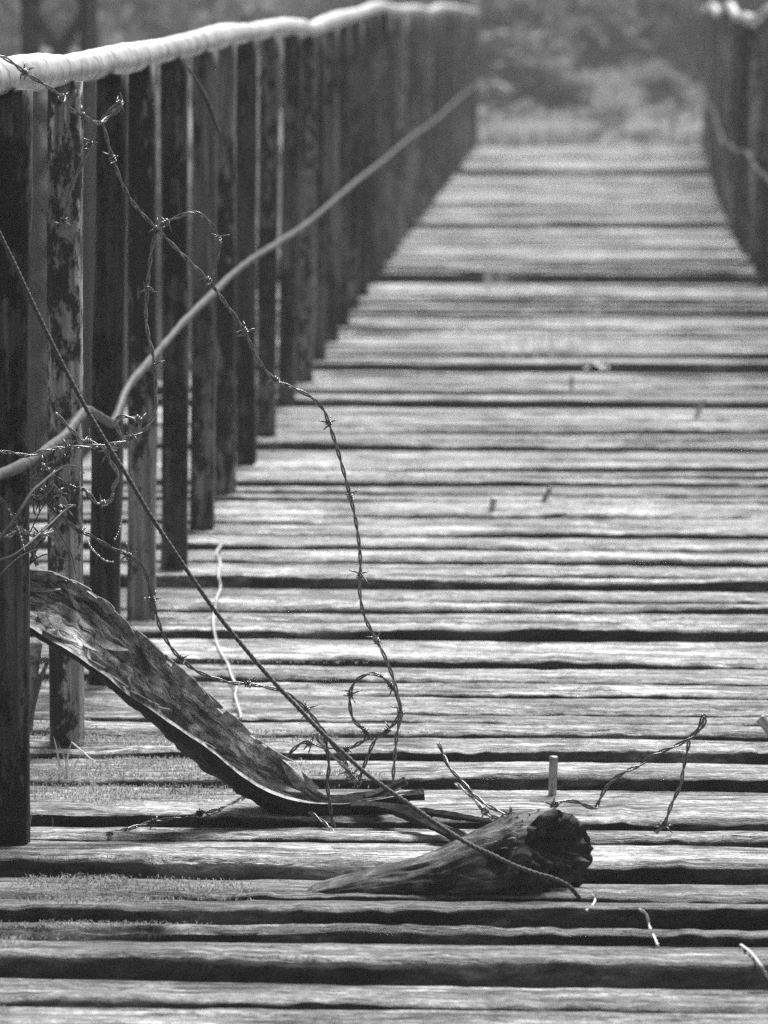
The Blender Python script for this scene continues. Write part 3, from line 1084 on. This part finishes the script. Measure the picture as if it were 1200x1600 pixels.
strand('pale frayed strand tuft on the planks just past the log end', [(918, 1425), (926, 1416), (929, 1408), (926, 1400)])
strand('pale loose strand draped over the plank edges between log and gap', [(998, 1422), (1008, 1430), (1015, 1448), (1022, 1466), (1030, 1480)])
strand('pale loose strand trailing off over the lowest plank edge', [(1158, 1478), (1172, 1490), (1188, 1508), (1204, 1534), (1215, 1545)])
strand('long crinkled pale string lying across the planks behind the bark', [(347, 858), (341, 870), (345, 885), (342, 905), (344, 925), (340, 942), (335, 960), (334, 982), (340, 1010), (348, 1030), (356, 1045), (361, 1062), (370, 1080), (369, 1095), (375, 1118), (378, 1130)], .0013, .0016, .010)

# ------------------------------------------------------------------ bolts and nails standing in the deck
def bolt(label, x, y, hgt, rad, tilt=(0, 0), thread=True):
    p = on_top(x, y)
    ax = np.array([tilt[0], tilt[1], 1.0])
    ax /= np.linalg.norm(ax)
    n = 60 if thread else 10
    Q = [p + ax * (hgt * q / (n - 1) - .006) for q in range(n)]
    Rr = [rad * (1 + (.05 if (q % 2 and q > n * .55) else 0)) for q in range(n)]
    Rr[-1] *= .85
    mb = MB()
    mb.tube(Q, Rr, n=14)
    o = mb.build('bolt', M_BOLT)
    tag(o, label, 'bolt', 'steel bolts standing out of the deck')


bolt('upright threaded steel bolt standing in the planks behind the log', 863, 1242, .066, .0066, (.03, 0))
bolt('thick leaning bolt in the planks beyond the wire hairpin', 1212, 1150, .045, .0085, (-.9, .3))
bolt('short bolt leaning on the planks, one of a pair far behind the wire', 768, 799, .038, .007, (.15, 0))
bolt('stubby bolt leaning hard over, the other of a pair far behind the wire', 850, 782, .04, .006, (.5, .2))
bolt('thin nail standing in the far planks near the white scrap', 893, 608, .045, .006, (0, 0), False)
bolt('bent nail on the far planks close to the wire-free railing', 1088, 652, .06, .006, (.4, 0), False)
mb = MB()
p = on_top(866, 812)
mb.tube([p + np.array([-.025, 0, .004]), p + np.array([0, .004, .008]), p + np.array([.028, .01, .012])], [.004, .006, .003], n=7, jitter=.3)
tag(mb.build('wood_chip', M_BELOW), 'dark wood chip lying on the planks near the bolt pair', 'wood chip')

# white scrap
p = on_top(932, 578)
v, f = [], []
n = 9
for i in range(n):
    for j in range(n):
        u, w_ = i / (n - 1) - .5, j / (n - 1) - .5
        v.append((p[0] + u * .075, p[1] + w_ * .07, p[2] + .006 + .02 * abs(float(fbm(np.array([u * 5 + 3]), np.array([w_ * 5]), 7, 3)[0])) + .02 * max(0, .5 - 2 * abs(u))))
f = grid_faces(n, n)
tag(add_mesh('paper_scrap', v, f, M_SCRAP, None, False), 'small crumpled white scrap caught on a plank edge far down the deck', 'scrap')

# ------------------------------------------------------------------ dew thread
def thread(label, L, d, n):
    P_ = resample([at_y(x, y, d) for x, y in L], .001)
    root = empty('spider_thread', P_[0])
    tag(root, label, 'spider thread')
    mb = MB()
    mb.tube(P_, .00022, n=4)
    mb.build('silk', M_STRING, root)
    mb = MB()
    for q in range(n):
        c = P_[int((q + .5 + rng.uniform(-.25, .25)) / n * (len(P_) - 1))]
        r_ = rng.uniform(.0009, .0017)
        Q = [c + np.array([0, 0, -r_]), c + np.array([0, 0, -r_ * .6]), c, c + np.array([0, 0, r_ * .6]), c + np.array([0, 0, r_])]
        mb.tube(Q, [r_ * .1, r_ * .8, r_, r_ * .8, r_ * .1], n=8)
    o = mb.build('dewdrops', M_DROP, root)
    o['kind'] = 'stuff'


thread('sagging spider thread strung with dewdrops under the wire above the bark', [(134, 838), (142, 855), (152, 866), (165, 876), (178, 878)], 5.95, 17)
thread('short curved spider thread with dewdrops before the darkest post', [(191, 808), (188, 822), (184, 834), (178, 845)], 5.97, 9)
thread('steep spider thread running down the foremost post to the bark', [(0, 780), (15, 798), (27, 822), (34, 842), (39, 862)], 5.77, 14)

# ------------------------------------------------------------------ grass, moss
_jy0 = np.array([j[0] for j in joints])
_jd = np.array(joints)


def top_zv(Yv):
    k = np.clip(np.searchsorted(_jy0, Yv) - 1, 0, len(joints) - 1)
    q = _jd[k]
    return q[:, 2] + (q[:, 3] - q[:, 2]) * (Yv - q[:, 0]) / (q[:, 1] - q[:, 0])


tries = rng.uniform(0, 1, (520000, 3))
xx = -1.1 + tries[:, 0] * 1.9
yy = 4.7 + tries[:, 1] * 3.9
dens = fbm(xx * 3.2, yy * 5.5, 21, 4) + .42 - .62 * (xx + .85) + .25 * np.exp(-((xx + .78) / .14) ** 2)
dens = dens - .2 * np.clip(yy - 7.2, 0, 3) - .2 * (fbm(xx * 12, yy * 12, 28, 2) < -.1)
dens = dens + .8 * np.exp(-((xx + .62) / .24) ** 2 - ((yy - 6.38) / .34) ** 2) - .16
kp = (dens > .46 + tries[:, 2] * .45) & ~((xx > -.42) & (xx < .05) & (yy > 5.38) & (yy < 5.8))
xx, yy = xx[kp], yy[kp]
zz_ = top_zv(yy)
ed = rng.uniform(0, 1, (90000, 4))          # moss fringing the front edges of the boards
near_j = np.array([j[0] for j in joints if 4.8 < j[0] < 8.6])
jy = near_j[(ed[:, 1] * len(near_j)).astype(int) % len(near_j)]
ex = -1.1 + ed[:, 0] * 2.1
ok = (fbm(ex * 2.6 + jy * 7, jy * 3, 25, 3) - .36 * (ex + .6) > .16 + .3 * ed[:, 2]) & ~((ex > -.42) & (ex < .05) & (jy > 5.5) & (jy < 5.8))
ex, jy, eu = ex[ok], jy[ok], ed[ok, 3] * .036 - .002
ey = jy + eu
ez = top_zv(np.maximum(ey, jy + .002)) - .003
cen = np.stack([np.concatenate([xx, ex]), np.concatenate([yy, ey]), np.concatenate([zz_, ez])], -1)


def blades_fast(c, hmin, hmax, wid, spread, bend):
    n = len(c)
    a = rng.uniform(0, 6.28, n)
    h = rng.uniform(hmin, hmax, n)
    sp = spread * h * rng.uniform(.2, 1, n)
    d = np.stack([np.cos(a) * sp, np.sin(a) * sp, 0 * a], -1)
    sd2 = np.stack([-np.sin(a), np.cos(a) * .3, 0 * a], -1)
    sd2 = sd2 / np.linalg.norm(sd2, axis=1)[:, None] * wid * .5
    up_ = np.zeros((n, 3))
    up_[:, 2] = h
    V_ = np.stack([c - sd2, c + sd2, c + d * .4 + sd2 * .8 + up_ * .6, c + d * .4 - sd2 * .8 + up_ * .6, c + d * (1 + bend) + up_ * (1 - bend * .4)], 1).reshape(-1, 3)
    b = (np.arange(n) * 5).tolist()
    f_ = []
    for q in b:
        f_ += [(q, q + 1, q + 2, q + 3), (q + 3, q + 2, q + 4)]
    return V_, f_


def fast_mesh(name, V_, F_, mat):
    me = bpy.data.meshes.new(name)
    me.from_pydata(V_.tolist(), [], F_)
    me.materials.append(mat)
    o = bpy.data.objects.new(name, me)
    col.objects.link(o)
    return o


v, f = blades_fast(cen, .002, .008, .0012, 1.2, .35)
tag(fast_mesh('moss', v, f, M_MOSS), 'short fuzzy moss covering the plank edges at the foot of the barbed wire railing', 'moss', None, 'stuff')
print('moss blades', len(cen))


def tuft(label, x, y, n, hmin, hmax, wid, mat=M_GRASS, spread=.5, rad=.02, group='grass tufts growing between the planks'):
    p = on_top(x, y)
    cs = [(p[0] + rng.normal(0, rad), p[1] + rng.normal(0, rad * .6), p[2]) for _ in range(n)]
    root = empty('grass_tuft', p)
    tag(root, label, 'grass', group)
    ns = 7
    for c in cs:
        v, f = [], []
        h = rng.uniform(hmin, hmax)
        a = rng.uniform(0, 6.28)
        sp = spread * rng.uniform(.2, 1)
        for q in range(ns):
            u = q / (ns - 1)
            ww = wid * (1 - u * .9) * .5
            cx, cy, cz = c[0] + math.cos(a) * sp * h * u ** 1.8, c[1] + math.sin(a) * sp * h * u ** 1.8, c[2] - .004 + h * u * (1 - .25 * sp * u)
            v += [(cx - ww * math.sin(a) - ww * .6, cy + ww * math.cos(a) * .4, cz), (cx + ww * math.sin(a) + ww * .6, cy - ww * math.cos(a) * .4, cz)]
        for q in range(ns - 1):
            f.append((2 * q, 2 * q + 1, 2 * q + 3, 2 * q + 2))
        keep(add_mesh('blade', v, f, mat), root)


tuft('small grass tuft at the foot of the second post', 104, 1212, 7, .03, .07, .004, M_DRY, .7, .008)
tuft('dry grass tuft on the mossy planks under the bark', 146, 1238, 5, .04, .075, .0028, M_DRY, 1.0, .004)
tuft('low grass tuft against the base of the foremost post', 60, 1290, 16, .012, .03, .0025, M_GRASS, .6, .03)
tuft('sparse grass tuft in the moss below the bark curve', 285, 1240, 14, .012, .035, .0022, M_GRASS, .7, .02)
tuft('tall thin weed far down the deck beside the long railing', 772, 455, 9, .12, .30, .006, M_DRY, .35, .03)
tuft('wispy weed tuft on the deck behind the white scrap', 838, 556, 14, .10, .22, .004, M_DRY, .5, .09)
tuft('sparse weed tuft between the far planks', 905, 500, 8, .10, .2, .004, M_DRY, .5, .06)
tuft('low weed patch where the deck fades out', 800, 372, 16, .06, .16, .008, M_DRY, .6, .15)
tuft('weed patch on the far planks by the flaring railing', 930, 372, 16, .05, .14, .008, M_DRY, .6, .15)

# bent straws under the bark
plain('straw', 'pale bent straw propped on the mossy planks beneath the bark', 'straw', [(112, 1160, 6.52), (130, 1175, 6.48), (149, 1189, 6.44), (180, 1187, 6.43), (216, 1185, 6.43)], [.0012, .0012, .0012, .001, .0008], M_STRING, None, 5, .1)
plain('straw', 'short pale straw standing from moss to the bent straw', 'straw', [(149, 1189, 6.44), (145, 1212, 6.42), (139, 1240, 6.38)], [.0014, .0014, .0012], M_STRING, None, 5, .1)
plain('reed', 'pale reed stalk bowed against the dark posts under the handrail', 'reed', [(293, 104, 7.9), (308, 128, 7.9), (322, 155, 7.9), (334, 185, 7.9), (343, 212, 7.9), (349, 250, 7.95)], [.002, .003, .005, .0045, .003, .0015], M_ROD, None, 7, .1)
# a pale stick with bark bands behind the foremost post
plain('stick', 'pale banded stick propped between the first two posts', 'stick', [(56, 1005, 6.6), (50, 1040, 6.58), (46, 1085, 6.56), (42, 1140, 6.54)], [.011, .012, .0115, .009], M_FLAKE, None, 10, .25)
plain('stick', 'thin dark stick leaning between the first two posts', 'stick', [(74, 1035, 6.56), (64, 1060, 6.56), (54, 1095, 6.54), (42, 1150, 6.52)], [.003, .004, .004, .0035], M_WIRE, None, 7, .25)

# ------------------------------------------------------------------ steel lattice mast beside the bridge
mx, my = at_y(92, 40, 20.0)[0], 20.0
mast = empty('lattice_mast', (mx, my, float(ground_z(np.array([mx]), np.array([my]))[0])))
tag(mast, 'grey steel lattice mast standing outside the barbed wire railing', 'mast')
z0, z1, hw = float(mast.location.z) - .1, 5.5, .14


def bar(a, b, r_, name):
    a, b = np.array(a), np.array(b)
    t = (b - a) / np.linalg.norm(b - a)
    n = np.cross(t, [0, 1, 0])
    n /= np.linalg.norm(n)
    m = np.cross(t, n)
    v = []
    for p in (a, b):
        for c, d in ((-1, -1), (1, -1), (1, -.6), (-.6, -.6), (-.6, 1), (-1, 1)):
            v.append(p + n * c * r_ + m * d * r_)
    keep(add_mesh(name, v, grid_faces(2, 6, True) + [(5, 4, 3, 2, 1, 0), (6, 7, 8, 9, 10, 11)], M_STEEL, None, False), mast)


for sx in (-1, 1):
    for sy in (-1, 1):
        bar((mx + sx * hw, my + sy * hw, z0), (mx + sx * hw, my + sy * hw, z1), .03, 'leg')
zz = z0 + .1
k = 0
while zz < z1 - .4:
    for sy in (-1, 1):
        bar((mx - hw, my + sy * hw, zz), (mx + hw, my + sy * hw, zz + .42), .016, 'brace')
        bar((mx + hw, my + sy * hw + .02, zz), (mx - hw, my + sy * hw + .02, zz + .42), .016, 'brace')
    zz += .42

# ------------------------------------------------------------------ far bank: bushes, grass, trees
def leaf_cloud(n, size, cen, rad, seed, squash=1.0, hollow=.1):
    r_ = np.random.default_rng(seed)
    k = max(6, n // 60)
    d = r_.normal(0, 1, (k, 3))
    d /= np.linalg.norm(d, axis=1)[:, None]
    cl = d * (hollow + (1 - hollow) * r_.uniform(0, 1, (k, 1)) ** .6) * np.array(rad)
    c = cl[r_.integers(0, k, n)] + r_.normal(0, .22, (n, 3)) * np.array(rad)
    c = c + np.array(cen)
    a = r_.normal(0, 1, (n, 3))
    a /= np.linalg.norm(a, axis=1)[:, None]
    b = np.cross(a, r_.normal(0, 1, (n, 3)))
    b /= np.linalg.norm(b, axis=1)[:, None] + 1e-9
    s1 = (size * r_.uniform(.6, 1.4, (n, 1)))
    V_ = np.stack([c - a * s1, c - b * s1 * .45, c + a * s1, c + b * s1 * .45], 1).reshape(-1, 3)
    f_ = [(4 * q, 4 * q + 1, 4 * q + 2, 4 * q + 3) for q in range(n)]
    return V_, f_


def make_bush(w_, h_, seed, mat):
    V_, f_ = leaf_cloud(1800, .075, (0, 0, h_ * .48), (w_, w_ * .8, h_ * .52), seed)
    cr = bpy.data.meshes.new('crown')
    cr.from_pydata(V_.tolist(), [], f_)
    cr.materials.append(mat)
    mb = MB()
    for q in range(6):
        a = q * 1.05
        mb.tube([np.array([0, 0, -.1]), np.array([math.cos(a) * w_ * .25, math.sin(a) * w_ * .25, h_ * .35]), np.array([math.cos(a) * w_ * .5, math.sin(a) * w_ * .5, h_ * .7])], [.02, .014, .006], n=5)
    st = bpy.data.meshes.new('stem')
    st.from_pydata([tuple(map(float, p)) for p in mb.v], [], mb.f)
    st.materials.append(M_TRUNK)
    return cr, st


bproto = [make_bush(.75, 1.3, 3, M_LEAF), make_bush(.6, 1.0, 4, M_LEAF2), make_bush(.9, 1.8, 5, M_LEAF), make_bush(.5, .6, 6, M_BANK)]
spots = []
for q in range(34):
    yv = rng.uniform(43.5, 54)
    xv = rng.uniform(-.155 * yv, .07 * yv)
    spots.append((xv, yv, int(rng.choice([0, 1, 2, 2])), rng.uniform(.8, 1.3)))
for q in range(16):                        # paler growth in front of the wood
    yv = rng.uniform(40.5, 44)
    spots.append((rng.uniform(-.10 * yv, .065 * yv), yv, 1, rng.uniform(.45, .95)))
for q in range(26):                        # low fringe round the bridge end
    spots.append((rng.uniform(-2.2, 2.6), 37.4 + 3.2 * rng.uniform(0, 1), 3, rng.uniform(.22, .6)))
for q in range(14):                        # on the bank below the railing
    spots.append((rng.uniform(-5.8, -2.2), rng.uniform(30.5, 38), int(rng.integers(0, 4)), rng.uniform(.7, 1.1)))
names = ['dark leafy bush growing on the far bank beyond the bridge end', 'pale leafy bush growing on the far bank beyond the bridge end', 'tall dark bush growing on the far bank beyond the bridge end', 'low pale bush growing on the far bank by the bridge end']
for xv, yv, k, sc in spots:
    zg = float(ground_z(np.array([xv]), np.array([yv]))[0])
    r_ = empty('bush', (xv, yv, zg))
    r_.scale = (sc * rng.uniform(.8, 1.5), sc * rng.uniform(.8, 1.3), sc * rng.uniform(.7, 1.25))
    r_.rotation_euler.z = rng.uniform(0, 6.28)
    tag(r_, names[k], 'bush', 'bushes on the far bank')
    for nm_, me in (('crown', bproto[k][0]), ('stem', bproto[k][1])):
        o = bpy.data.objects.new(nm_, me)
        col.objects.link(o)
        o.parent = r_


def make_tree(h_, w_, seed):
    r2 = np.random.default_rng(seed)
    mb = MB()
    tr = [np.array([0, 0, -.3]), np.array([.05, .02, h_ * .3]), np.array([-.05, .08, h_ * .6]), np.array([.03, 0, h_ * .92])]
    mb.tube(resample(tr, .4), np.linspace(.16, .03, len(resample(tr, .4))), n=9, jitter=.15)
    cl = []
    for q in range(12):
        z = h_ * r2.uniform(.18, .85)
        a = r2.uniform(0, 6.28)
        L_ = w_ * (1.05 - .6 * z / h_) * r2.uniform(.7, 1.1)
        e = np.array([math.cos(a) * L_, math.sin(a) * L_, z + L_ * .35])
        mb.tube([np.array([0, 0, z]), np.array([e[0] * .5, e[1] * .5, z + L_ * .1]), e], [.05, .03, .01], n=5)
        cl.append((e, L_))
    Vs, Fs = [], []
    for q, (e, L_) in enumerate(cl):
        v_, f_ = leaf_cloud(520, .075, e * np.array([.8, .8, 1]), (L_ * .55, L_ * .55, L_ * .42), seed * 50 + q)
        o_ = len(Vs)
        Vs += v_.tolist()
        Fs += [tuple(o_ + t for t in ff) for ff in f_]
    cr = bpy.data.meshes.new('crown')
    cr.from_pydata(Vs, [], Fs)
    cr.materials.append(M_LEAF)
    st = bpy.data.meshes.new('trunk')
    st.from_pydata([tuple(map(float, p)) for p in mb.v], [], mb.f)
    st.materials.append(M_TRUNK)
    return cr, st


tproto = [make_tree(8, 2.6, 3), make_tree(10, 3.0, 4), make_tree(6.5, 2.4, 5)]
tspots = [(-7.5, 55, 0), (-4.5, 58, 1), (-1.8, 56, 2), (.8, 59, 1), (3.4, 55, 0), (6.0, 60, 2), (-10.5, 60, 1), (-9, 48, 2), (5.5, 50, 1), (-13, 54, 0), (9.5, 56, 1), (-6.0, 64, 1), (-2.6, 66, 0), (2.2, 67, 1), (8, 46, 0)]
tl = ['spreading leafy tree behind the bushes of the far bank', 'tallest kind of leafy tree behind the bushes of the far bank', 'low branching leafy tree behind the bushes of the far bank']
for xv, yv, k in tspots:
    zg = float(ground_z(np.array([xv]), np.array([yv]))[0])
    r_ = empty('tree', (xv, yv, zg))
    r_.rotation_euler.z = rng.uniform(0, 6.28)
    tag(r_, tl[k], 'tree', 'trees on the far bank')
    for nm_, me in (('crown', tproto[k][0]), ('trunk', tproto[k][1])):
        o = bpy.data.objects.new(nm_, me)
        col.objects.link(o)
        o.parent = r_

gx_, gy_ = rng.uniform(-7, 4.6, 40000), 36.9 + 22 * rng.uniform(0, 1, 40000) ** 1.8
v, f = blades_fast(np.stack([gx_, gy_, ground_z(gx_, gy_) - .02], -1), .06, .22, .02, .9, .4)
gx_ = rng.uniform(-1.25, 1.4, 9000)          # it runs out over the last boards
gy_ = 37.0 - 2.6 * rng.uniform(0, 1, 9000) ** 2.2
ok = fbm(gx_ * 3.0, gy_ * 1.5, 77, 3) - .12 * (37 - gy_) > -.02
v2, f2 = blades_fast(np.stack([gx_, gy_, top_zv(gy_)], -1)[ok], .03, .24, .014, .9, .4)
f = f + [tuple(i + len(v) for i in q) for q in f2]
v = np.concatenate([v, v2])
tag(fast_mesh('grass', v, f, M_BANK), 'rough pale grass on the far bank at the bridge end', 'grass', None, 'stuff')

# ------------------------------------------------------------------ haze
HZ = True
if HZ:
    hx, hy0, hy1, hz0, hz1 = 222, -162, 262, -7.5, 24
    v = [(sx * hx, yv, zv) for zv in (hz0, hz1) for yv in (hy0, hy1) for sx in (-1, 1)]
    f = [(0, 2, 3, 1), (4, 5, 7, 6), (0, 1, 5, 4), (2, 6, 7, 3), (0, 4, 6, 2), (1, 3, 7, 5)]
    m = bpy.data.materials.new('haze')
    m.use_nodes = True
    t = m.node_tree
    t.nodes.clear()
    pv = t.nodes.new('ShaderNodeVolumePrincipled')
    pv.inputs['Color'].default_value = (.9, .9, .9, 1)
    pv.inputs['Density'].default_value = .0031
    ou = t.nodes.new('ShaderNodeOutputMaterial')
    t.links.new(pv.outputs[0], ou.inputs['Volume'])
    tag(add_mesh('haze', v, f, m, None, False), 'pale damp haze filling the valley', 'haze', None, 'stuff')
